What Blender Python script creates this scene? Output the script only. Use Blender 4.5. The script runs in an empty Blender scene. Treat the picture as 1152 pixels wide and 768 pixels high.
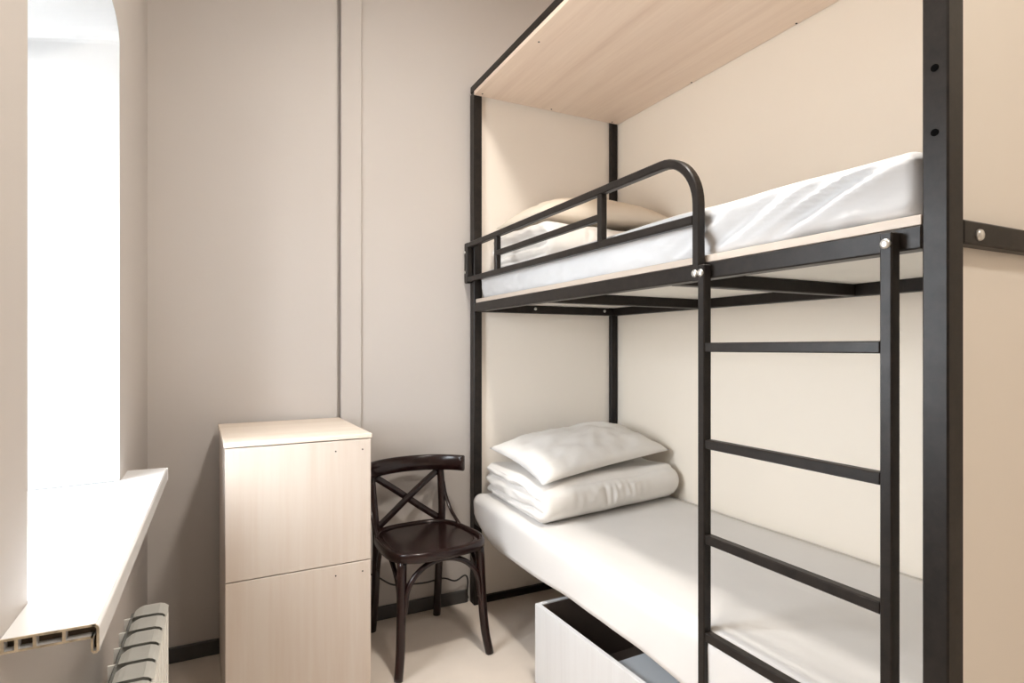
import bpy, bmesh, math, random
from mathutils import Vector, Matrix, noise

# ------------------------------------------------------------------ camera, world, exposure
scene = bpy.context.scene
COL = scene.collection
CAM_H = 1.25
YAW = math.atan(328.0 / 659.0)
cd = bpy.data.cameras.new('camera')
cd.sensor_fit = 'HORIZONTAL'; cd.sensor_width = 36.0
cd.lens = 659.0 / 1152.0 * 36.0
cd.shift_y = 7.0 / 1152.0
cd.clip_start = 0.02
cam = bpy.data.objects.new('camera', cd); COL.objects.link(cam)
cam.location = (0, 0, CAM_H)
cam.rotation_euler = (math.pi / 2, 0, -YAW)
scene.camera = cam

world = bpy.data.worlds.new('overcast_sky'); scene.world = world
world.use_nodes = True
wn = world.node_tree; bg = wn.nodes['Background']
# overcast sky: luminance grows from the horizon to the zenith, dim ground below
w_tc = wn.nodes.new('ShaderNodeTexCoord'); w_sep = wn.nodes.new('ShaderNodeSeparateXYZ')
w_map = wn.nodes.new('ShaderNodeMapRange'); w_ramp = wn.nodes.new('ShaderNodeValToRGB')
w_map.inputs['From Min'].default_value = -1.0; w_map.inputs['From Max'].default_value = 1.0
wn.links.new(w_tc.outputs['Generated'], w_sep.inputs[0]); wn.links.new(w_sep.outputs['Z'], w_map.inputs['Value'])
wn.links.new(w_map.outputs['Result'], w_ramp.inputs['Fac'])
w_e = w_ramp.color_ramp.elements
w_e[0].position = 0.0; w_e[0].color = (0.30, 0.30, 0.29, 1)
w_e[1].position = 1.0; w_e[1].color = (0.92, 0.96, 1.0, 1)
for w_p, w_c in ((0.485, (0.42, 0.425, 0.43)), (0.505, (0.53, 0.58, 0.63)), (0.75, (0.70, 0.735, 0.77))):
    w_n = w_e.new(w_p); w_n.color = (*w_c, 1)
wn.links.new(w_ramp.outputs['Color'], bg.inputs['Color'])
bg.inputs['Strength'].default_value = 34.5

pl = bpy.data.lights.new('window_daylight_portal', 'AREA')
pl.shape = 'RECTANGLE'; pl.size = 1.2; pl.size_y = 0.9; pl.cycles.is_portal = True
po = bpy.data.objects.new('window_daylight_portal', pl); COL.objects.link(po)
po.location = (-0.70, 1.53, 1.45); po.rotation_euler = (0, -math.pi / 2, 0)

vs = scene.view_settings
vs.view_transform = 'Standard'; vs.look = 'None'; vs.gamma = 1.0; vs.use_curve_mapping = False
vs.exposure = 0.14

random.seed(7)

# ------------------------------------------------------------------ materials
def new_mat(name):
    m = bpy.data.materials.new(name); m.use_nodes = True
    nt = m.node_tree
    return m, nt, nt.nodes['Principled BSDF']

def mapped(nt, scale=(1, 1, 1)):
    tc = nt.nodes.new('ShaderNodeTexCoord'); mp = nt.nodes.new('ShaderNodeMapping')
    mp.inputs['Scale'].default_value = scale
    nt.links.new(tc.outputs['Object'], mp.inputs['Vector'])
    return mp.outputs['Vector']

def noisy(nt, vec, scale, detail=4, rough=0.55):
    n = nt.nodes.new('ShaderNodeTexNoise')
    n.inputs['Scale'].default_value = scale; n.inputs['Detail'].default_value = detail
    n.inputs['Roughness'].default_value = rough
    nt.links.new(vec, n.inputs['Vector'])
    return n.outputs['Fac']

def ramp(nt, fac, stops):
    r = nt.nodes.new('ShaderNodeValToRGB')
    e = r.color_ramp.elements
    while len(e) < len(stops): e.new(0.5)
    for i, (p, c) in enumerate(stops):
        e[i].position = p; e[i].color = (*c, 1)
    nt.links.new(fac, r.inputs['Fac'])
    return r.outputs['Color']

def bump(nt, b, fac, strength, dist=0.01):
    bp = nt.nodes.new('ShaderNodeBump')
    bp.inputs['Strength'].default_value = strength; bp.inputs['Distance'].default_value = dist
    nt.links.new(fac, bp.inputs['Height']); nt.links.new(bp.outputs['Normal'], b.inputs['Normal'])

def mat_plain(name, c, rough=0.5, var=0.06, scale=6, bs=0.0, bscale=60, metallic=0.0, vscale=(1, 1, 1), spec=0.5):
    m, nt, b = new_mat(name)
    v = mapped(nt, vscale)
    lo = tuple(x * (1 - var) for x in c); hi = tuple(min(1, x * (1 + var)) for x in c)
    nt.links.new(ramp(nt, noisy(nt, v, scale), [(0.3, lo), (0.7, hi)]), b.inputs['Base Color'])
    b.inputs['Roughness'].default_value = rough; b.inputs['Metallic'].default_value = metallic
    b.inputs['Specular IOR Level'].default_value = spec
    if bs: bump(nt, b, noisy(nt, v, bscale), bs, 0.004)
    return m

def mat_wood(name, base, dark, axis, rough=0.45, scale=14):
    m, nt, b = new_mat(name)
    s = [1.0, 1.0, 1.0]; s[axis] = 0.045
    v = mapped(nt, tuple(s))
    f1 = noisy(nt, v, scale, 5, 0.6)
    f2 = noisy(nt, v, scale * 5, 3, 0.6)
    mx = nt.nodes.new('ShaderNodeMath'); mx.operation = 'MULTIPLY_ADD'
    nt.links.new(f2, mx.inputs[0]); mx.inputs[1].default_value = 0.45
    nt.links.new(f1, mx.inputs[2])
    mid = tuple((a + c) / 2 for a, c in zip(base, dark))
    nt.links.new(ramp(nt, mx.outputs[0], [(0.45, dark), (0.62, mid), (0.85, base)]), b.inputs['Base Color'])
    b.inputs['Roughness'].default_value = rough
    bump(nt, b, f2, 0.06, 0.002)
    return m

M = {}
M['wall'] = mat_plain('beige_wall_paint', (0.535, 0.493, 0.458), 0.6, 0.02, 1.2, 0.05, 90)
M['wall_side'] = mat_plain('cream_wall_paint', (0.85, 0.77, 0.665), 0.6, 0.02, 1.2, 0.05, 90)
M['panel'] = mat_plain('cream_panel_paint', (0.87, 0.80, 0.715), 0.45, 0.02, 1.5, 0.03, 60)
M['ceiling'] = mat_plain('white_ceiling_paint', (0.88, 0.87, 0.85), 0.8, 0.02, 1.5)
M['reveal'] = mat_plain('white_plaster', (0.86, 0.87, 0.88), 0.7, 0.02, 3, 0.08, 40)
M['sill'] = mat_plain('white_pvc', (0.86, 0.86, 0.86), 0.22, 0.015, 4)
M['raw_edge'] = mat_plain('dirty_cut_pvc', (0.50, 0.42, 0.31), 0.8, 0.5, 60)
M['floor'] = mat_plain('beige_linoleum', (0.80, 0.70, 0.605), 0.42, 0.06, 3.0, 0.04, 120)
M['base'] = mat_plain('dark_grey_baseboard', (0.055, 0.052, 0.05), 0.5, 0.15, 8)
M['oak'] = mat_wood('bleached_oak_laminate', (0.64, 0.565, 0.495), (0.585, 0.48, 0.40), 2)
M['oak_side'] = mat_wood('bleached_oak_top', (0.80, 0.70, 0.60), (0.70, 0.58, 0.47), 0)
M['oak_long'] = mat_wood('bleached_oak_shelf', (0.84, 0.69, 0.56), (0.73, 0.57, 0.45), 1)
M['drawer'] = mat_wood('white_ash_laminate', (0.72, 0.72, 0.725), (0.66, 0.65, 0.65), 2)
M['drawer_in'] = mat_plain('shaded_interior_brown', (0.13, 0.095, 0.075), 0.7, 0.1, 6)  # drawer interior coloured dark to carry the shade of the bed
M['drawer_lid'] = mat_plain('pale_grey_board', (0.62, 0.65, 0.68), 0.6, 0.05, 6)
M['gap'] = mat_plain('dark_joint', (0.03, 0.026, 0.022), 0.8, 0.1, 6)
M['hole'] = mat_plain('black_hole', (0.004, 0.004, 0.004), 1.0, 0.1, 6, spec=0.0)
M['cell'] = mat_plain('brown_cell_shade', (0.07, 0.05, 0.03), 0.9, 0.4, 50)  # dark brown plates put the darkness inside the open cells into colour
M['ply'] = mat_wood('pale_plywood', (0.58, 0.50, 0.425), (0.49, 0.41, 0.34), 1)
M['ply_white'] = mat_plain('white_board_underside', (0.80, 0.775, 0.72), 0.6, 0.03, 4)
M['bolt'] = mat_plain('zinc_bolt', (0.72, 0.71, 0.68), 0.28, 0.1, 40, metallic=0.85)
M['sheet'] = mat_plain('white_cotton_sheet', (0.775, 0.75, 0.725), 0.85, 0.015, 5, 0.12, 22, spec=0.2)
M['sheet_grey'] = mat_plain('white_sheet_darkened', (0.62, 0.62, 0.625), 0.85, 0.02, 5, 0.2, 26, spec=0.2)  # upper sheet's white darkened to offset the strong window light on it
M['linen'] = mat_plain('white_bed_linen', (0.83, 0.80, 0.765), 0.85, 0.02, 5, 0.32, 16, spec=0.2)
M['linen_warm'] = mat_plain('cream_pillowcase', (0.80, 0.71, 0.60), 0.85, 0.02, 5, 0.32, 16, spec=0.2)
M['radiator'] = mat_plain('white_enamel', (0.86, 0.85, 0.80), 0.3, 0.02, 6)
M['radiator_in'] = mat_plain('grey_cast_aluminium', (0.42, 0.42, 0.40), 0.5, 0.08, 20)
M['radiator_shade'] = mat_plain('dark_gap_shade', (0.16, 0.16, 0.15), 0.6, 0.15, 20)  # dark tone standing in for the shade between the section caps
M['cable'] = mat_plain('black_cable_sheath', (0.02, 0.018, 0.018), 0.45, 0.1, 20)
M['lamp_body'] = mat_plain('white_lamp_housing', (0.8, 0.8, 0.8), 0.4, 0.02, 6)

def black_metal():
    m, nt, b = new_mat('black_painted_steel')
    v = mapped(nt)
    f = noisy(nt, v, 30, 6, 0.7)
    nt.links.new(ramp(nt, f, [(0.3, (0.012, 0.010, 0.009)), (0.7, (0.024, 0.019, 0.016))]), b.inputs['Base Color'])
    f2 = noisy(nt, v, 14, 5, 0.65)
    r = nt.nodes.new('ShaderNodeMapRange')
    r.inputs['To Min'].default_value = 0.28; r.inputs['To Max'].default_value = 0.48
    nt.links.new(f2, r.inputs['Value']); nt.links.new(r.outputs['Result'], b.inputs['Roughness'])
    b.inputs['Specular IOR Level'].default_value = 0.22
    bump(nt, b, noisy(nt, v, 70, 3), 0.05, 0.002)
    return m
M['steel'] = black_metal()

def dark_wood():
    m, nt, b = new_mat('dark_mahogany_varnish')
    v = mapped(nt, (1, 1, 0.2))
    f = noisy(nt, v, 40, 5, 0.6)
    nt.links.new(ramp(nt, f, [(0.3, (0.008, 0.003, 0.0028)), (0.75, (0.024, 0.008, 0.0065))]), b.inputs['Base Color'])
    b.inputs['Roughness'].default_value = 0.24
    b.inputs['Specular IOR Level'].default_value = 0.35; b.inputs['Coat Weight'].default_value = 0.12; b.inputs['Coat Roughness'].default_value = 0.12
    return m
M['mahogany'] = dark_wood()

def glass():
    m = bpy.data.materials.new('window_glass'); m.use_nodes = True
    nt = m.node_tree; nt.nodes.clear()
    o = nt.nodes.new('ShaderNodeOutputMaterial'); mx = nt.nodes.new('ShaderNodeMixShader')
    t = nt.nodes.new('ShaderNodeBsdfTransparent'); g = nt.nodes.new('ShaderNodeBsdfGlossy')
    g.inputs['Roughness'].default_value = 0.02; mx.inputs['Fac'].default_value = 0.06
    nt.links.new(t.outputs[0], mx.inputs[1]); nt.links.new(g.outputs[0], mx.inputs[2])
    nt.links.new(mx.outputs[0], o.inputs['Surface'])
    return m
M['glass'] = glass()

def emitter():
    m, nt, b = new_mat('lit_lamp_diffuser')
    b.inputs['Base Color'].default_value = (0.9, 0.9, 0.88, 1)
    b.inputs['Emission Color'].default_value = (1.0, 0.84, 0.66, 1)
    b.inputs['Emission Strength'].default_value = 3.0
    return m
M['diffuser'] = emitter()

# ------------------------------------------------------------------ mesh helpers
OFF = {}
def finish(bm, name, mat, parent=None, smooth=False, local=False):
    """link bm as ONE mesh object; world coordinates are turned into the root's local ones"""
    off = OFF.get(parent, Vector((0, 0, 0))) if parent else Vector((0, 0, 0))
    if parent and not local:
        bmesh.ops.translate(bm, verts=bm.verts, vec=-off)
    bmesh.ops.recalc_face_normals(bm, faces=bm.faces)
    me = bpy.data.meshes.new(name); bm.to_mesh(me); bm.free()
    for p in me.polygons: p.use_smooth = smooth
    me.materials.append(M[mat])
    o = bpy.data.objects.new(name, me); COL.objects.link(o)
    if parent: o.parent = parent
    OFF[o] = off
    return o

def tag(o, label=None, cat=None, group=None, kind=None):
    if label: o['label'] = label
    if cat: o['category'] = cat
    if group: o['group'] = group
    if kind: o['kind'] = kind
    return o

def empty(name, loc, rz=0, parent=None):
    o = bpy.data.objects.new(name, None); COL.objects.link(o)
    o.empty_display_size = 0.05
    if parent:
        o.parent = parent; OFF[o] = OFF[parent]
    else:
        o.location = loc; o.rotation_euler = (0, 0, rz); OFF[o] = Vector(loc)
    return o

def box(bm, x0, x1, y0, y1, z0, z1, bev=0.0, seg=1):
    vs_ = [bm.verts.new((x, y, z)) for x in (x0, x1) for y in (y0, y1) for z in (z0, z1)]
    idx = [(0, 1, 3, 2), (4, 6, 7, 5), (0, 4, 5, 1), (2, 3, 7, 6), (0, 2, 6, 4), (1, 5, 7, 3)]
    fs = [bm.faces.new([vs_[i] for i in f]) for f in idx]
    if bev:
        es = list({e for f in fs for e in f.edges})
        bmesh.ops.bevel(bm, geom=es, offset=bev, segments=seg, affect='EDGES', profile=0.5)

def bx(name, mat, parent, x0, x1, y0, y1, z0, z1, bev=0.002, smooth=False, local=False):
    bm = bmesh.new(); box(bm, x0, x1, y0, y1, z0, z1, bev)
    return finish(bm, name, mat, parent, smooth, local)

def sweep(bm, pts, prof, closed=False, up=Vector((0, 0, 1)), caps=True, scales=None):
    """sweep a closed 2-D profile [(a,b)] along pts; a = side axis, b = second axis"""
    pts = [Vector(p) for p in pts]; n = len(pts); rings = []
    prev = None
    for i, p in enumerate(pts):
        if closed: t = (pts[(i + 1) % n] - pts[i - 1]).normalized()
        else: t = (pts[min(i + 1, n - 1)] - pts[max(i - 1, 0)]).normalized()
        if prev is None:
            u = up if abs(t.dot(up)) < 0.95 else Vector((1, 0, 0))
            s = t.cross(u).normalized()
        else:
            s = (prev - t * prev.dot(t)).normalized()
        prev = s
        b = s.cross(t).normalized()
        k = scales[i] if scales else 1.0
        rings.append([bm.verts.new(p + s * (a * k) + b * (c * k)) for a, c in prof])
    m = len(prof)
    for i in range(n if closed else n - 1):
        r0, r1 = rings[i], rings[(i + 1) % n]
        for j in range(m):
            bm.faces.new((r0[j], r0[(j + 1) % m], r1[(j + 1) % m], r1[j]))
    if caps and not closed:
        bm.faces.new(rings[0][::-1]); bm.faces.new(rings[-1])

def circ(r, n=10): return [(r * math.cos(2 * math.pi * i / n), r * math.sin(2 * math.pi * i / n)) for i in range(n)]
def rect(w, h, b=0.003):
    w, h = w / 2, h / 2
    return [(-w + b, -h), (w - b, -h), (w, -h + b), (w, h - b), (w - b, h), (-w + b, h), (-w, h - b), (-w, -h + b)]

def catmull(ctrl, k=8):
    c = [Vector(p) for p in ctrl]; c = [c[0] * 2 - c[1]] + c + [c[-1] * 2 - c[-2]]
    out = []
    for i in range(1, len(c) - 2):
        p0, p1, p2, p3 = c[i - 1:i + 3]
        for j in range(k):
            t = j / k
            out.append(0.5 * ((2 * p1) + (p2 - p0) * t + (2 * p0 - 5 * p1 + 4 * p2 - p3) * t * t + (3 * p1 - p0 - 3 * p2 + p3) * t ** 3))
    out.append(c[-2]); return out

def bolt(parent, loc, axis, r=0.009, h=0.005):
    """domed round bolt head, axis = outward direction"""
    bm = bmesh.new(); n = 14; a = Vector(axis).normalized()
    s = a.orthogonal().normalized(); b = a.cross(s); L = Vector(loc); rings = []
    for rr, hh in ((1.0, -0.003), (1.0, 0.25), (0.85, 0.7), (0.5, 0.95)):
        rings.append([bm.verts.new(L + a * (hh * h if hh > 0 else hh) + (s * math.cos(2 * math.pi * i / n) + b * math.sin(2 * math.pi * i / n)) * r * rr) for i in range(n)])
    for r0, r1 in zip(rings, rings[1:]):
        for i in range(n): bm.faces.new((r0[i], r0[(i + 1) % n], r1[(i + 1) % n], r1[i]))
    bm.faces.new(rings[0][::-1]); bm.faces.new(rings[-1])
    return finish(bm, 'bolt', 'bolt', parent, True)

def fbm(p, s, o=3):
    return noise.fractal(Vector(p) * s, 0.9, 2.0, o)

# ------------------------------------------------------------------ the setting
XW, YB, XR, YF, ZC = -0.256, 2.685, 1.957, -1.55, 3.12
XG = -0.64                                   # plane of the window frame
def structure(o): o['kind'] = 'structure'; return o

structure(bx('floor', 'floor', None, XW - 0.5, XR + 0.15, YF - 0.1, YB + 0.15, -0.06, 0.0, 0))
structure(bx('ceiling', 'ceiling', None, XW - 0.5, XR + 0.15, YF - 0.1, YB + 0.15, ZC, ZC + 0.06, 0))
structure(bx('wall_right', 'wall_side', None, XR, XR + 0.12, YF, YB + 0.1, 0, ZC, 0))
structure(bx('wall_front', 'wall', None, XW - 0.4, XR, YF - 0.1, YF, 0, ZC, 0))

# back wall: two painted boards with a casing strip and an open joint between them
bm = bmesh.new()
box(bm, XW - 0.4, XR, YB + 0.022, YB + 0.12, 0, ZC)
box(bm, XW - 0.4, 0.464, YB, YB + 0.022, 0, ZC)
box(bm, 0.49, XR, YB, YB + 0.022, 0, ZC)
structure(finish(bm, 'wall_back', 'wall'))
structure(bx('trim_1', 'wall', None, 0.481, 0.571, YB - 0.012, YB - 0.0002, 0.065, ZC, 0.002))
bb = structure(bx('baseboard_back', 'base', None, XW, 1.09, YB - 0.012, YB - 0.0005, 0, 0.062, 0.003))
structure(bx('baseboard_left', 'base', None, XW + 0.0005, XW + 0.012, YF, YB - 0.013, 0, 0.062, 0.003))

# window wall with a deep niche
def outline(y0, y1, z0, z1, r, rise, n=8):
    pts = [(y0, z0), (y1, z0)]
    for i in range(n + 1):
        a = i / n * math.pi / 2
        pts.append((y1 - r + r * math.cos(a), z1 - r * 0.55 + r * 0.55 * math.sin(a)))
    for i in range(1, 8):
        t = i / 8
        pts.append((y1 - r + (y0 - y1 + 2 * r) * t, z1 + rise * math.sin(t * math.pi)))
    for i in range(n + 1):
        a = math.pi / 2 + i / n * math.pi / 2
        pts.append((y0 + r + r * math.cos(a), z1 - r * 0.55 + r * 0.55 * math.sin(a)))
    return pts
IN = outline(1.098, 1.985, 0.853, 2.165, 0.10, 0.03)
OUT = outline(1.14, 1.93, 0.853, 2.02, 0.03, 0.004)
bm = bmesh.new()
YA, YZ = YF - 0.1, YB + 0.05
def wall_face(x, hole):
    o = [bm.verts.new((x, y, z)) for y, z in ((YA, 0), (YZ, 0), (YZ, ZC), (YA, ZC))]
    h = [bm.verts.new((x, y, z)) for y, z in hole]
    es = [bm.edges.new((o[i], o[(i + 1) % 4])) for i in range(4)] + [bm.edges.new((h[i], h[(i + 1) % len(h)])) for i in range(len(h))]
    bmesh.ops.triangle_fill(bm, use_beauty=True, edges=es)
    return o, h
o1, h1 = wall_face(XW, IN)
o2, h2 = wall_face(XG - 0.08, OUT)
for i in range(4): bm.faces.new((o1[i], o1[(i + 1) % 4], o2[(i + 1) % 4], o2[i]))
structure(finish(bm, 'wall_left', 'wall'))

win = structure(empty('window_1', (XG, 1.535, 0.853)))
bm = bmesh.new()
n = len(IN)
a = [bm.verts.new((XW - 0.0005, y, z)) for y, z in IN]
b = [bm.verts.new((XG - 0.079, y, z)) for y, z in OUT]
for i in range(n): bm.faces.new((a[i], a[(i + 1) % n], b[(i + 1) % n], b[i]))
bmesh.ops.solidify(bm, geom=bm.faces[:], thickness=-0.004)
finish(bm, 'window_reveal', 'reveal', win)
bm = bmesh.new()
FY0, FY1, FZ0, FZ1 = 1.13, 1.94, 0.874, 2.03
for q in ((FY0, FY0 + 0.06, FZ0, FZ1), (FY1 - 0.06, FY1, FZ0, FZ1), (FY0 + 0.06, FY1 - 0.06, FZ0, FZ0 + 0.06),
          (FY0 + 0.06, FY1 - 0.06, FZ1 - 0.06, FZ1), (1.505, 1.565, FZ0 + 0.06, FZ1 - 0.06)):
    box(bm, XG - 0.05, XG + 0.01, q[0], q[1], q[2], q[3], 0.003)
fr = finish(bm, 'window_frame', 'sill', win)
for y0, y1 in ((FY0 + 0.058, 1.507), (1.563, FY1 - 0.058)):
    bx('pane', 'glass', win, XG - 0.03, XG - 0.022, y0, y1, FZ0 + 0.058, FZ1 - 0.058, 0)
bm = bmesh.new(); box(bm, XG + 0.01, XG + 0.03, 1.525, 1.545, 1.40, 1.43, 0.003); box(bm, XG + 0.028, XG + 0.042, 1.525, 1.545, 1.31, 1.43, 0.004)
finish(bm, 'window_handle', 'sill', win)

# ceiling lamps out of view; the second is added to raise the ambient light
def disc(name, mat, r, z0, z1, parent, x, y):
    bm = bmesh.new()
    bmesh.ops.create_cone(bm, cap_ends=True, segments=40, radius1=r * 0.97, radius2=r, depth=z1 - z0, matrix=Matrix.Translation((x, y, (z0 + z1) / 2)))
    return finish(bm, name, mat, parent)
for LX, LY, LE, LL in ((0.80, -0.60, 17.0, 'round white flush ceiling light nearer the entrance end of the room'),
                       (0.76, 1.00, 32.0, 'added unseen ceiling light for ambient fill between window and bunk bed')):
    lamp = empty('ceiling_light', (LX, LY, ZC))
    disc('housing', 'lamp_body', 0.15, ZC - 0.03, ZC - 0.0005, lamp, LX, LY)
    disc('diffuser', 'diffuser', 0.135, ZC - 0.05, ZC - 0.029, lamp, LX, LY)
    tag(lamp, LL, 'ceiling light', 'ceiling lights')
    ld = bpy.data.lights.new('ceiling_bulb', 'AREA'); ld.shape = 'DISK'; ld.size = 0.22
    ld.energy = LE; ld.color = (1.0, 0.95, 0.88)
    lo = bpy.data.objects.new('ceiling_bulb', ld); COL.objects.link(lo)
    lo.parent = lamp; lo.location = (0, 0, -0.055)

# ------------------------------------------------------------------ window sill (hollow plastic board, cut end)
SZ = 0.872; SX = -0.149; SY0, SY1 = 0.972, 2.137
sill = empty('window_sill', (XW, 1.55, SZ))
prof = [(-0.2555, SX - 0.004, SZ - 0.003, SZ), (-0.2555, SX - 0.006, SZ - 0.019, SZ - 0.0165),
        (-0.2555, -0.2515, SZ - 0.0165, SZ - 0.003), (-0.2405, -0.237, SZ - 0.0165, SZ - 0.003),
        (-0.2215, -0.218, SZ - 0.0165, SZ - 0.003), (-0.190, -0.1865, SZ - 0.0165, SZ - 0.003),
        (-0.1595 + 0.001, -0.156, SZ - 0.037, SZ - 0.0165), (-0.1565, SX - 0.002, SZ - 0.040, SZ - 0.037)]
def lip(bm, y0, y1):
    """rounded front lip: quarter bend from the top skin into the vertical face"""
    r = 0.008; w = 0.003; o, i_ = [], []
    for k in range(7):
        t = k / 6 * math.pi / 2
        o.append((SX - r + r * math.sin(t), SZ - r + r * math.cos(t)))
        i_.append((SX - r + (r - w) * math.sin(t), SZ - r + (r - w) * math.cos(t)))
    o.append((SX, SZ - 0.038)); i_.append((SX - w, SZ - 0.038))
    loop = o + i_[::-1]
    v0 = [bm.verts.new((x, y0, z)) for x, z in loop]; v1 = [bm.verts.new((x, y1, z)) for x, z in loop]
    m = len(loop)
    for k in range(m): bm.faces.new((v0[k], v0[(k + 1) % m], v1[(k + 1) % m], v1[k]))
    h = len(o)
    for k in range(h - 1):
        bm.faces.new((v0[k], v0[k + 1], v0[m - 2 - k], v0[m - 1 - k]))
        bm.faces.new((v1[k], v1[m - 1 - k], v1[m - 2 - k], v1[k + 1]))
bm = bmesh.new()
for x0, x1, z0, z1 in prof: box(bm, x0, x1, SY0 + 0.002, SY1, z0, z1)
lip(bm, SY0 + 0.002, SY1)
finish(bm, 'sill_board', 'sill', sill)
bx('sill_end_cap', 'sill', sill, -0.2555, SX + 0.001, SY1, SY1 + 0.004, SZ - 0.04, SZ, 0.001)
bm = bmesh.new()
v = [bm.verts.new(p) for p in ((-0.256, 1.1035, SZ), (-0.256, 1.9795, SZ), (XG + 0.011, 1.931, SZ), (XG + 0.011, 1.139, SZ))]
w = [bm.verts.new((q.co.x, q.co.y, SZ - 0.013)) for q in v]
bm.faces.new(v); bm.faces.new(w[::-1])
for i in range(4): bm.faces.new((v[i], v[(i + 1) % 4], w[(i + 1) % 4], w[i]))
finish(bm, 'sill_inner_board', 'sill', sill)
bx('cell_shade_plate', 'cell', sill, -0.254, SX - 0.005, SY0 + 0.016, SY0 + 0.024, SZ - 0.018, SZ - 0.002, 0)
bx('cell_shade_plate', 'cell', sill, -0.1575, SX - 0.002, SY0 + 0.012, SY0 + 0.02, SZ - 0.0375, SZ - 0.018, 0)
bm = bmesh.new()
for x0, x1, z0, z1 in prof: box(bm, x0, x1, SY0, SY0 + 0.002, z0 , z1)
lip(bm, SY0, SY0 + 0.002)
tag(finish(bm, 'cut_edge', 'raw_edge', sill), 'brown dirty cut end with open hollow cells')
for t0, t1 in ((0.02, 0.30), (0.34, 0.62), (0.70, 0.93)):
    jp = [(XW - 0.004 + (XG + 0.02 - XW) * t, 1.9785 + (1.9335 - 1.9785) * t, SZ + 0.0005) for t in (t0, (t0 + t1) / 2, t1)]
    bm = bmesh.new(); sweep(bm, jp, circ(0.0012, 6)); finish(bm, 'joint_crack', 'base', sill)
tag(sill, 'white plastic window sill with an open hollow cut end', 'window sill')

# ------------------------------------------------------------------ radiator
rad = empty('radiator', (-0.165, 1.35, 0))
RX0, RX1, RT = -0.214, -0.121, 0.593
bm = bmesh.new()
for z in (0.13, 0.545):
    sweep(bm, [(-0.172, 0.90, z), (-0.172, 1.76, z)], circ(0.021, 12))
finish(bm, 'header_pipe', 'radiator_in', rad, True)
for z in (0.2, 0.45):
    bx('wall_bracket', 'radiator_in', rad, XW + 0.0005, -0.19, 1.30, 1.315, z, z + 0.02, 0.001)
bx('gap_shade_plate', 'radiator_shade', rad, RX0 + 0.012, RX1 - 0.006, 0.90, 1.760, RT - 0.05, RT - 0.016, 0.002)  # dark plate added so the gaps between caps look shaded
NS = 11
for k in range(NS):
    y1 = 1.765 - 0.079 * k; y0 = y1 - 0.076; yc = (y0 + y1) / 2
    # body: central web, front plate, rear plate
    bm = bmesh.new()
    box(bm, RX0, RX1 + 0.002, yc - 0.002, yc + 0.002, 0.10, RT - 0.016, 0.0008)
    box(bm, RX1 - 0.004, RX1, y0 + 0.003, y1 - 0.003, 0.085, RT - 0.012, 0.0015)
    box(bm, -0.166, -0.163, y0 + 0.004, y1 - 0.004, 0.10, RT - 0.05, 0.001)
    box(bm, RX0, RX0 + 0.003, yc - 0.022, yc + 0.022, 0.10, RT - 0.06, 0.001)
    s = finish(bm, 'radiator_section', 'radiator', rad)
    # top cap: gently domed plate with rounded rear corners and a turned-down front
    bm = bmesh.new(); nx, ny = 8, 8; g = []
    for i in range(nx + 1):
        u = i / nx; row = []
        for j in range(ny + 1):
            v_ = j / ny * 2 - 1
            x = RX0 + 0.022 + (RX1 + 0.001 - RX0 - 0.022) * u
            sh = 1 - 0.30 * max(0, 1 - u * 3.2) ** 2.2
            z = RT - 0.001 * v_ ** 4 - 0.0012 * v_ - 0.010 * max(0, u - 0.72) ** 2 / 0.0784 - 0.006 * max(0, 0.3 - u) ** 2 / 0.09
            row.append(bm.verts.new((x, yc + v_ * 0.0355 * sh, z)))
        g.append(row)
    for i in range(nx):
        for j in range(ny): bm.faces.new((g[i][j], g[i + 1][j], g[i + 1][j + 1], g[i][j + 1]))
    bmesh.ops.solidify(bm, geom=bm.faces[:], thickness=0.003)
    finish(bm, 'section_cap', 'radiator', s)
tag(rad, 'white sectional aluminium radiator under the window sill', 'radiator')

# ------------------------------------------------------------------ cabinet
CW, CDP, CH = 0.474, 0.545, 0.942
cab = empty('cabinet', (0.013, 2.102, 0), math.radians(2.0))
OFF[cab] = Vector((0, 0, 0))          # parts of the cabinet are written in its own coordinates
T = 0.016
bm = bmesh.new()
box(bm, 0.002, T, 0.02, CDP, 0.0, CH - 0.017, 0.001); box(bm, CW - T, CW - 0.002, 0.02, CDP, 0.0, CH - 0.017, 0.001)
box(bm, T, CW - T, 0.02, CDP, 0.05, 0.066); box(bm, T, CW - T, CDP - 0.006, CDP, 0.05, CH - 0.017)
box(bm, T, CW - T, 0.02, CDP - 0.006, 0.48, 0.496); box(bm, T, CW - T, 0.02, CDP - 0.006, CH - 0.034, CH - 0.018)
finish(bm, 'body', 'oak', cab)
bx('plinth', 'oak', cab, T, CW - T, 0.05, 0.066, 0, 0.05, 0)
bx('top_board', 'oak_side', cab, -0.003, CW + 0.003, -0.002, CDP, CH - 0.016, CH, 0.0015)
for z0, z1 in ((0.046, 0.4865), (0.490, CH - 0.0195)):
    d = bx('door', 'oak', cab, 0.001, CW - 0.001, 0.0, 0.0185, z0, z1, 0.0012)
    for x in (0.349, 0.443):
        bm = bmesh.new()
        bmesh.ops.create_cone(bm, cap_ends=True, segments=10, radius1=0.0028, radius2=0.0028, depth=0.003, matrix=Matrix.Translation((x, 0.0003, z1 - 0.036)) @ Matrix.Rotation(math.pi / 2, 4, 'X'))
        finish(bm, 'screw_hole', 'gap', d)
tag(cab, 'pale oak cabinet with two plain doors against the back wall', 'cabinet')

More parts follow.
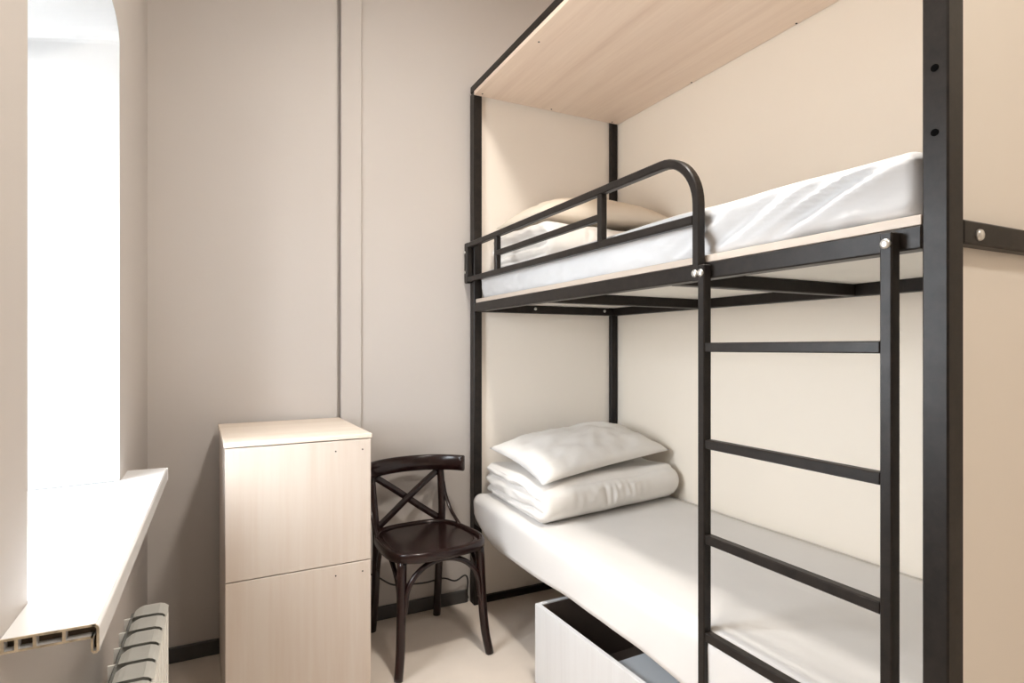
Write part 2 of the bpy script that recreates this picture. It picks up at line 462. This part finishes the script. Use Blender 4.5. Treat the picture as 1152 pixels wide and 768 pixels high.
# ------------------------------------------------------------------ bunk bed
BX0, BX1 = 1.10, 1.953           # outer front and back faces of the posts
BY0, BY1 = 0.557, 2.672          # outer near and far faces
PT = 0.042
TOPZ = 2.533
bed = empty('bunk_bed', (1.53, 1.6, 0))
def bar(name, *a, mat='steel', bev=0.003, parent=bed): return bx(name, mat, parent, *a, bev)
for (x0, x1, y0, y1) in ((BX0, BX0 + 0.048, BY0, BY0 + PT), (BX0, BX0 + PT, BY1 - 0.05, BY1),
                         (BX1 - PT, BX1, BY0, BY0 + PT), (BX1 - PT, BX1, BY1 - 0.05, BY1)):
    pz = bar('post', x0, x1, y0, y1, 0.0, TOPZ - 0.042)
    if x0 == BX0 and y0 == BY0:      # adjustment holes in the near front post
        for z in (1.731, 1.62):
            bm = bmesh.new()
            bmesh.ops.create_cone(bm, cap_ends=True, segments=14, radius1=0.0062, radius2=0.0062, depth=0.0026, matrix=Matrix.Translation((BX0 - 0.0002, BY0 + 0.021, z)) @ Matrix.Rotation(math.pi / 2, 4, 'Y'))
            finish(bm, 'bolt_hole', 'hole', pz)
YN, YFAR = BY0 + PT, BY1 - 0.05
# canopy frame on top
bar('canopy_rail', BX0, BX0 + 0.04, BY0, BY1, TOPZ - 0.04, TOPZ, bev=0.006)
bar('canopy_rail', BX1 - 0.04, BX1, BY0, BY1, TOPZ - 0.04, TOPZ, bev=0.006)
for y in (BY0 + 0.0, BY1 - 0.04): bar('canopy_crossbar', BX0 + 0.04, BX1 - 0.04, y, y + 0.04, TOPZ - 0.04, TOPZ)
cp = bx('canopy_board', 'oak_long', bed, BX0 - 0.001, BX1, YN + 0.001, YFAR - 0.001, TOPZ - 0.060, TOPZ - 0.0405, 0.001)
tag(cp, 'pale wood canopy board over the upper bunk')
for x, y in ((1.13, 2.59), (1.52, 2.60), (1.9, 2.60), (1.945, 2.05), (1.945, 1.5), (1.14, 2.05), (1.14, 1.5)):
    bm = bmesh.new()
    bmesh.ops.create_cone(bm, cap_ends=True, segments=8, radius1=0.004, radius2=0.004, depth=0.002, matrix=Matrix.Translation((x, y, TOPZ - 0.0605)))
    finish(bm, 'screw', 'gap', cp)
# end panels
bx('end_panel', 'panel', bed, BX0 + PT - 0.001, BX1 - PT + 0.001, BY1 - 0.028, BY1 - 0.012, 0.035, TOPZ - 0.041, 0)
bx('end_panel', 'panel', bed, BX0 + 0.047, BX1 - PT + 0.001, BY0 + 0.026, BY0 + 0.04, 0.035, TOPZ - 0.041, 0)
def tier(z0, z1):
    r = bar('side_rail', BX0, BX0 + 0.04, YN, YFAR, z0, z1)
    bar('side_rail', BX1 - 0.04, BX1, YN, YFAR, z0, z1)
    e1 = bar('end_rail', BX0 + PT, BX1 - PT, BY1 - 0.066, BY1 - 0.028, z0, z1 - 0.004)
    e2 = bar('end_rail', BX0 + 0.048, BX1 - PT, BY0, BY0 + 0.026, z0 + 0.006, z1 + 0.006)
    for y in (1.25, 1.95): bar('crossbar', BX0 + 0.04, BX1 - 0.04, y, y + 0.035, z0, z1 - 0.002)
    return r, e1, e2
UZ0, UZ1 = 1.424, 1.466
LZ0, LZ1 = 0.395, 0.437
r_u, ef_u, en_u = tier(UZ0, UZ1)
tier(LZ0, LZ1)
for x in (1.43, 1.855): bolt(ef_u, (x, BY1 - 0.0665, 1.447), (0, -1, 0), 0.008)
bolt(en_u, (1.195, BY0 - 0.0005, 1.448), (0, -1, 0), 0.0105, 0.007)
bar('floor_rail', BX0 + PT, BX1 - PT, BY1 - 0.045, BY1 - 0.01, 0.0, 0.034)
bar('floor_rail', BX0 + 0.048, BX1 - PT, BY0 + 0.004, BY0 + 0.04, 0.0, 0.034)
bb_u = bx('bed_board', 'ply', bed, BX0 + 0.002, BX1 - 0.001, YN + 0.002, BY1 - 0.068, UZ1 + 0.0005, UZ1 + 0.0185, 0.001)
bx('board_lining', 'ply_white', bb_u, BX0 + 0.041, BX1 - 0.041, YN + 0.004, BY1 - 0.07, UZ1 - 0.0015, UZ1 + 0.0003, 0)
bx('bed_board', 'ply', bed, BX0 + 0.002, BX1 - 0.001, YN + 0.002, BY1 - 0.068, LZ1 + 0.0005, LZ1 + 0.0185, 0.001)

# guard rail
GX = 1.0845; GT = 0.024
guard = empty('guard_rail', None, parent=bed)
def gtube(name, pts, parent=guard, w=GT, h=GT):
    bm = bmesh.new(); sweep(bm, pts, rect(w, h, 0.003), up=Vector((1, 0, 0)))
    return finish(bm, name, 'steel', parent)
GZ = 1.747; R = 0.135; GYN = 1.118
pts = [(GX, 2.657, GZ), (GX, GYN + R, GZ)]
for i in range(1, 13):
    a = i / 12 * math.pi / 2
    pts.append((GX, GYN + R - R * math.sin(a), GZ - R + R * math.cos(a)))
pts.append((GX, GYN, 1.418))
hoop = gtube('hoop_tube', pts)
bolt(hoop, (GX - GT / 2 - 0.0005, GYN + 0.001, 1.4375), (-1, 0, 0), 0.0095)
gtube('lower_bar', [(GX, 2.657, 1.582), (GX, GYN + 0.012, 1.575)])
gtube('middle_bar', [(GX, 2.322, 1.664), (GX, 1.538, 1.664)], w=0.022, h=0.022)
for y in (2.322, 1.538): gtube('baluster', [(GX, y, 1.588), (GX, y, GZ - 0.012)])
mp_ = bx('mount_plate', 'steel', guard, GX - 0.014, BX0 - 0.0005, 2.640, 2.676, 1.565, 1.76, 0.003)
for z in (1.715, 1.618): bolt(mp_, (GX - 0.0145, 2.666, z), (-1, 0, 0), 0.007)

# ladder
ladder = empty('ladder', None, parent=bed)
SW = 0.022
for yc in (1.099, 0.645):
    s = bx('stile', 'steel', ladder, 1.0725, 1.0985, yc - SW / 2, yc + SW / 2, 0.0, 1.458, 0.0025)
    bolt(s, (1.072, yc, 1.437), (-1, 0, 0), 0.0095)
for z in (1.251, 1.011, 0.775, 0.533, 0.294, 0.075):
    bx('rung', 'steel', ladder, 1.0745, 1.0965, 0.645 + SW / 2, 1.099 - SW / 2, z - 0.0115, z + 0.0115, 0.0025)
tag(bed, 'black steel bunk bed with ladder, guard rail and canopy board', 'bunk bed')

# ------------------------------------------------------------------ soft goods
def grid_mesh(bm, P):
    g = [[bm.verts.new(p) for p in row] for row in P]
    for i in range(len(g) - 1):
        for j in range(len(g[0]) - 1): bm.faces.new((g[i][j], g[i + 1][j], g[i + 1][j + 1], g[i][j + 1]))
    return g

def soft_box(x0, x1, y0, y1, z0, z1, r, nx, ny, nz, fn=None):
    """rounded box as a dense closed skin; fn(p, n) may move each vertex"""
    bm = bmesh.new(); verts = {}
    def V(i, j, k):
        key = (i, j, k)
        if key not in verts:
            p = Vector((x0 + (x1 - x0) * i / nx, y0 + (y1 - y0) * j / ny, z0 + (z1 - z0) * k / nz))
            c = Vector((min(max(p.x, x0 + r), x1 - r), min(max(p.y, y0 + r), y1 - r), min(max(p.z, z0 + r), z1 - r)))
            d = p - c
            m = max(abs(d.x), abs(d.y), abs(d.z))
            nrm = d.normalized() if d.length > 1e-9 else Vector((0, 0, 1))
            if d.length > 1e-9: p = c + nrm * (m if d.length > m else d.length)
            if fn: p = fn(p, nrm, i / nx, j / ny, k / nz)
            verts[key] = bm.verts.new(p)
        return verts[key]
    for i in range(nx):
        for j in range(ny):
            bm.faces.new((V(i, j, 0), V(i, j + 1, 0), V(i + 1, j + 1, 0), V(i + 1, j, 0)))
            bm.faces.new((V(i, j, nz), V(i + 1, j, nz), V(i + 1, j + 1, nz), V(i, j + 1, nz)))
    for i in range(nx):
        for k in range(nz):
            bm.faces.new((V(i, 0, k), V(i + 1, 0, k), V(i + 1, 0, k + 1), V(i, 0, k + 1)))
            bm.faces.new((V(i, ny, k), V(i, ny, k + 1), V(i + 1, ny, k + 1), V(i + 1, ny, k)))
    for j in range(ny):
        for k in range(nz):
            bm.faces.new((V(0, j, k), V(0, j, k + 1), V(0, j + 1, k + 1), V(0, j + 1, k)))
            bm.faces.new((V(nx, j, k), V(nx, j + 1, k), V(nx, j + 1, k + 1), V(nx, j, k + 1)))
    return bm

# upper mattress
UM0, UM1 = UZ1 + 0.019, 1.612
def um(p, n, u, v, w):
    wr = 0.0
    if n.x < -0.3:         # diagonal pulls in the sheet on the open side
        d = p.y * 0.80 + p.z * 2.2
        near = max(0.0, min(1.0, (1.35 - p.y) / 0.5))
        f = noise.noise(Vector((d * 11.0, p.y * 2.0 - p.z, 3.0)))
        f2 = noise.noise(Vector((d * 24.0, p.y * 3.5 - p.z, 9.0)))
        wr = (0.020 * (1 - abs(f) * 2.2) + 0.008 * (1 - abs(f2) * 2.0)) * (0.15 + 0.85 * near) - 0.012
        wr += noise.noise(Vector((p.y * 22, p.z * 24, 8))) * 0.004
        wr *= min(1.0, max(0.0, (p.y - YN) * 12)) * min(1.0, (1.02 - w) * 4)
        wr -= 0.012 * (1 - w) ** 2
    top = noise.noise(Vector((p.x * 4, p.y * 4, 1))) * 0.006 if n.z > 0.3 else 0
    q = p + Vector((n.x * wr, n.y * wr, top))
    q.x = max(q.x, BX0 - 0.012)
    if n.z > 0.2: q.z += 0.012 * math.sin(u * math.pi)
    return q
mu = empty('mattress', (1.53, 1.6, UM0))
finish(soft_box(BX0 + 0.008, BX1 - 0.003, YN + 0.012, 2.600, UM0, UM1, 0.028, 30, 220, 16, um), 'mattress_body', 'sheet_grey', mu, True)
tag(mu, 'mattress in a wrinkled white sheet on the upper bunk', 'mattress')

# lower mattress with the sheet hanging over the side rail
LM0, LM1 = LZ1 + 0.019, 0.540
ml = empty('mattress', (1.53, 1.6, LM0))
def lmf(p, n, u, v, w):
    q = p.copy()
    if n.z > 0.2: q.z += noise.noise(Vector((p.x * 3, p.y * 3, 5))) * 0.003
    return q
finish(soft_box(BX0 + 0.006, BX1 - 0.003, YN + 0.012, 2.600, LM0, LM1 - 0.004, 0.03, 24, 60, 8, lmf), 'mattress_body', 'sheet', ml, True)
bm = bmesh.new(); P = []
NY = 120
for j in range(NY + 1):
    y = YN + 0.010 + (2.604 - YN - 0.010) * j / NY
    zb = 0.372 + 0.012 * math.sin(y * 5.0) + 0.010 * noise.noise(Vector((y * 4, 0, 0)))
    far = max(0.0, (y - 2.38) / 0.22); zb += 0.075 * far * far
    row = []
    xo = 1.089 - 0.012 * math.exp(-((y - 1.6) / 0.5) ** 2)
    for t in (0, .1, .2, .3, .4, .5, .6, .7, .8, .9, 1):          # top, from the wall to the front
        x = BX1 - 0.004 + (xo + 0.04 - BX1 + 0.004) * t
        dip = 0.010 * math.sin(t * math.pi)
        z = LM1 - 0.012 * (1 - t) + 0.004 * noise.noise(Vector((x * 5, y * 3, 2))) + 0.004 - dip * 0.3
        row.append(Vector((x, y, z)))
    z0 = row[-1].z
    for k in range(1, 7):                                          # rounded front edge
        a = k / 6 * math.pi / 2
        row.append(Vector((xo + 0.04 - 0.04 * math.sin(a), y, z0 - 0.04 + 0.04 * math.cos(a))))
    zf = row[-1].z
    for k in range(1, 9):                                          # hanging side
        t = k / 8; z = zf + (zb - zf) * t
        d = y * 1.0 + z * 1.6
        wr = 0.005 * noise.noise(Vector((d * 6, z * 4, 4))) * t
        row.append(Vector((min(xo + wr + 0.004 * t, 1.0955), y, z)))
    P.append(row)
grid_mesh(bm, P)
bmesh.ops.recalc_face_normals(bm, faces=bm.faces)
bmesh.ops.solidify(bm, geom=bm.faces[:], thickness=0.002)
finish(bm, 'hanging_sheet', 'sheet', ml, True)
tag(ml, 'mattress with a smooth white sheet hanging over the lower bunk rail', 'mattress')

def bilerp(c, u, v):
    return (c[0] * (1 - u) + c[1] * u) * (1 - v) + (c[3] * (1 - u) + c[2] * u) * v

def duvet(name, corners, z0, h, label, seed):
    """folded quilt: rounded block whose open left side shows the layers"""
    c = [Vector((x, y, 0)) for x, y in corners]
    e = empty(name, (sum(q.x for q in c) / 4, sum(q.y for q in c) / 4, z0))
    DX, DY = (c[1] - c[0]).length, (c[3] - c[0]).length
    def fn(p, n, u, v, w):
        q = bilerp(c, p.x / DX, p.y / DY)
        z = z0 + p.z
        nx, ny = n.x, n.y
        if nx < -0.25:                                    # layered open side
            ph = (w * 3.0 + 0.35 * noise.noise(Vector((v * 3, w * 2, seed)))) % 1.0
            g = abs(ph - 0.5) * 2
            fade = min(1.0, max(0.0, (-nx - 0.25) * 2)) * min(1.0, v * 7) * min(1.0, max(0.0, (0.97 - w) * 8))
            q.x += (0.034 * g ** 3 + 0.012 * noise.noise(Vector((v * 7, w * 5, seed)))) * fade
        if ny < -0.25:                                    # smooth rolled fold with puckers
            q.y -= 0.030 * math.sin(w * math.pi)
            pk = math.exp(-((u - 0.48) / 0.20) ** 2)
            q.y += 0.016 * pk * noise.noise(Vector((u * 30, w * 2.2, seed))) * math.sin(w * math.pi) + 0.008 * noise.noise(Vector((u * 6, w * 2, seed)))
        if nx > 0.25:
            q.x -= 0.012 * (1 - math.sin(w * math.pi))
        if n.z > 0.25:
            z += 0.012 * noise.noise(Vector((u * 4, v * 4, seed))) + 0.01 * math.sin(u * math.pi) * math.sin(v * math.pi)
        return Vector((q.x, q.y, z))
    finish(soft_box(0, DX, 0, DY, 0, h, 0.042, 110, 60, 30, fn), 'quilt_layers', 'linen', e, True)
    return tag(e, label, 'duvet')

def pillow(name, corners, puff, mat, label, seed, sag=0.0, lump=1.0):
    c = [Vector(q) for q in corners]
    e = empty(name, sum(c, Vector()) / 4)
    bm = bmesh.new(); N = 36; top, bot = [], []
    for i in range(N + 1):
        u = i / N; rt, rb = [], []
        for j in range(N + 1):
            v = j / N
            # sides pull in a little between the pointed corners
            uu = u + 0.035 * (1 - 2 * u) * math.sin(v * math.pi) ** 1.0
            vv = v + 0.045 * (1 - 2 * v) * math.sin(u * math.pi) ** 1.0
            p = bilerp(c, uu, vv)
            su, sv = 1 - abs(2 * u - 1) ** 2.6, 1 - abs(2 * v - 1) ** 2.6
            k = (max(su, 0) * max(sv, 0)) ** 0.55
            nz = noise.noise(Vector((u * 5, v * 5, seed))) * 0.020 * k * lump + 0.009 * lump * k * (1 - abs(noise.noise(Vector((u * 3.2 + v * 2.4, v * 6 - u * 5, seed + 2)))) * 2.4)
            ed = min(u, 1 - u, v, 1 - v)
            nz += noise.noise(Vector((u * 16, v * 16, seed + 4))) * 0.012 * math.exp(-ed * 7) * min(1, ed * 20)
            rt.append(p + Vector((0, 0, puff * k + nz)))
            rb.append(p - Vector((0, 0, puff * sag * k)))
        top.append(rt); bot.append(rb)
    grid_mesh(bm, top); grid_mesh(bm, bot)
    bmesh.ops.remove_doubles(bm, verts=bm.verts, dist=0.0006)
    finish(bm, 'pillow_body', mat, e, True)
    return tag(e, label, 'pillow')

duvet('folded_duvet', [(1.115, 2.000), (1.938, 2.135), (1.935, 2.60), (1.145, 2.60)], 0.5475, 0.150,
      'white folded duvet under the pillow on the lower bunk', 2.0)
pillow('pillow', [(1.130, 2.00, 0.712), (1.925, 2.17, 0.762), (1.905, 2.575, 0.832), (1.145, 2.555, 0.772)], 0.085, 'linen',
       'flat white pillow on the folded duvet of the lower bunk', 3.0, 0.3)
duvet('folded_duvet', [(1.19, 2.10), (1.90, 2.15), (1.90, 2.585), (1.17, 2.585)], 1.630, 0.150,
      'white folded duvet behind the guard rail of the upper bunk', 5.0)
pillow('pillow', [(1.20, 2.14, 1.815), (1.92, 2.12, 1.845), (1.92, 2.57, 1.85), (1.19, 2.575, 1.825)], 0.115, 'linen_warm',
       'cream pillow on the folded duvet of the upper bunk', 7.0, 0.25, 0.35)

# ------------------------------------------------------------------ under-bed drawer
dr = empty('underbed_drawer', (1.045, 1.908, 0), math.radians(1.8))
OFF[dr] = Vector((0, 0, 0))
DL, DD, DH, DT = 1.0, 0.60, 0.302, 0.017
bx('front_board', 'drawer', dr, 0, DT, -DL, 0, 0.012, DH, 0.001)
bx('side_board', 'drawer', dr, DT, DD, -DT, 0, 0.012, DH, 0.001)
bx('side_board', 'drawer', dr, DT, DD, -DL, -DL + DT, 0.012, DH, 0.001)
bx('back_board', 'drawer', dr, DD, DD + DT, -DL, 0, 0.012, DH, 0.001)
bx('bottom_board', 'drawer_in', dr, DT, DD, -DL + DT, -DT, 0.03, 0.04, 0)
bx('shade_lining', 'drawer_in', dr, DT + 0.0005, DT + 0.003, -DL + DT, -DT, 0.04, DH - 0.012, 0)
bx('shade_lining', 'drawer_in', dr, DT + 0.003, DD, -DT - 0.003, -DT - 0.0005, 0.04, DH - 0.004, 0)
bx('lid_board', 'drawer_lid', dr, DT + 0.003, DD, -DL + DT, -0.415, DH - 0.05, DH - 0.034, 0.001)
for x in (0.05, 0.55):
    for y in (-0.06, -DL + 0.06):
        bm = bmesh.new()
        bmesh.ops.create_cone(bm, cap_ends=True, segments=14, radius1=0.013, radius2=0.013, depth=0.016, matrix=Matrix.Translation((x, y, 0.0135)) @ Matrix.Rotation(math.pi / 2, 4, 'X'))
        finish(bm, 'castor', 'gap', dr)
tag(dr, 'open white wooden drawer pulled out under the lower bunk', 'drawer')

# ------------------------------------------------------------------ bentwood chair
ch = empty('dining_chair', (0.775, 2.362, 0), math.radians(5.0))
OFF[ch] = Vector((0, 0, 0))
def seat_pt(a, k=1.0):
    """outline of the seat, a = angle; wider at the front (-Y)"""
    ca, sa = math.cos(a), math.sin(a)
    ex = 2.0 / 3.3
    x = 0.224 * math.copysign(abs(ca) ** ex, ca); y = 0.212 * math.copysign(abs(sa) ** ex, sa)
    x *= 1.0 - 0.38 * (y + 0.212)
    return x * k, y * k
bm = bmesh.new(); N = 56; SZT = 0.468
rings = []
for k, z in ((0.90, 0.428), (0.97, 0.428), (1.0, 0.433), (1.0, 0.460), (0.985, 0.466), (0.955, 0.468), (0.925, 0.466), (0.90, 0.460)):
    rings.append([bm.verts.new((*seat_pt(2 * math.pi * i / N, k), z)) for i in range(N)])
for r0, r1 in zip(rings, rings[1:] + rings[:1]):
    for i in range(N): bm.faces.new((r0[i], r0[(i + 1) % N], r1[(i + 1) % N], r1[i]))
finish(bm, 'seat_rim', 'mahogany', ch, True)
bm = bmesh.new(); rings = []
for k, z in ((0.905, 0.444), (0.905, 0.4585), (0.80, 0.4565), (0.55, 0.4535), (0.25, 0.452)):
    rings.append([bm.verts.new((*seat_pt(2 * math.pi * i / N, k), z)) for i in range(N)])
for r0, r1 in zip(rings, rings[1:]):
    for i in range(N): bm.faces.new((r0[i], r0[(i + 1) % N], r1[(i + 1) % N], r1[i]))
bm.faces.new(rings[0][::-1]); bm.faces.new(rings[-1])
finish(bm, 'seat', 'mahogany', ch, True)
def stick(name, ctrl, r, k=8, scales=None, prof=None, parent=ch):
    pts = catmull(ctrl, k) if len(ctrl) > 2 else [Vector(p) for p in ctrl]
    sc = None
    if scales: sc = [scales[0] + (scales[1] - scales[0]) * i / (len(pts) - 1) for i in range(len(pts))]
    bm = bmesh.new(); sweep(bm, pts, prof or circ(r, 12), scales=sc)
    return finish(bm, name, 'mahogany', parent, True)
for s in (-1, 1):
    stick('leg', [(s * 0.168, -0.156, 0.434), (s * 0.174, -0.164, 0.25), (s * 0.182, -0.176, 0.10), (s * 0.196, -0.192, 0.0)], 0.0178, scales=(1.05, 0.95))
    stick('leg', [(s * 0.155, 0.242, 0.0), (s * 0.150, 0.215, 0.18), (s * 0.152, 0.192, 0.40), (s * 0.158, 0.192, 0.50), (s * 0.163, 0.212, 0.62), (s * 0.165, 0.228, 0.70)], 0.0175, scales=(1.0, 0.95))
    stick('hip_brace', [(s * 0.172, 0.208, 0.630), (s * 0.176, 0.190, 0.57), (s * 0.182, 0.145, 0.51), (s * 0.188, 0.070, 0.462)], 0.0, prof=rect(0.007, 0.016, 0.002))
    # bent side stretcher
    stick('side_stretcher', [(s * 0.176, -0.155, 0.245), (s * 0.174, -0.125, 0.34), (s * 0.172, -0.05, 0.405), (s * 0.166, 0.04, 0.418), (s * 0.158, 0.12, 0.39), (s * 0.150, 0.180, 0.29)], 0.0095)
arch = [(-0.160 * math.cos(i / 12 * math.pi), -0.160 - 0.010 * abs(math.cos(i / 12 * math.pi)), 0.262 + 0.153 * math.sin(i / 12 * math.pi) ** 0.85) for i in range(13)]
stick('front_stretcher', [(-0.163, -0.170, 0.235)] + arch + [(0.163, -0.170, 0.235)], 0.0115, k=3)
# curved top rail
bm = bmesh.new(); pts = []
for i in range(25):
    t = i / 24 * 2 - 1
    pts.append((0.232 * math.sin(t * 1.15) / math.sin(1.15), 0.242 - 0.125 * (1 - math.cos(t * 1.15)) / (1 - math.cos(1.15)), 0.722))
sweep(bm, pts, rect(0.021, 0.070, 0.006))
finish(bm, 'top_rail', 'mahogany', ch, True)
# crossed slats of the back
for s in (-1, 1):
    ctrl = [(-s * 0.150, 0.222, 0.682), (-s * 0.07, 0.224 + 0.004 * s, 0.625), (0, 0.222 + 0.006 * s, 0.573), (s * 0.07, 0.212 + 0.004 * s, 0.520), (s * 0.146, 0.196, 0.466)]
    stick('cross_slat', ctrl, 0.0, prof=rect(0.009, 0.030, 0.002))
tag(ch, 'dark bentwood chair with crossed back slats beside the cabinet', 'chair')

# ------------------------------------------------------------------ cable along the wall
bm = bmesh.new()
ctrl = [(0.52, 2.655, 0.21), (0.605, 2.655, 0.225), (0.635, 2.640, 0.215), (0.70, 2.638, 0.17), (0.765, 2.640, 0.158), (0.86, 2.643, 0.148), (0.95, 2.645, 0.152), (1.012, 2.648, 0.128), (1.062, 2.650, 0.145), (1.078, 2.650, 0.12), (1.076, 2.652, 0.055), (1.082, 2.655, 0.03)]
sweep(bm, catmull(ctrl, 6), circ(0.004, 8))
tag(finish(bm, 'power_cable', 'cable', None, True), 'thin black cable looping along the wall behind the chair', 'cable')
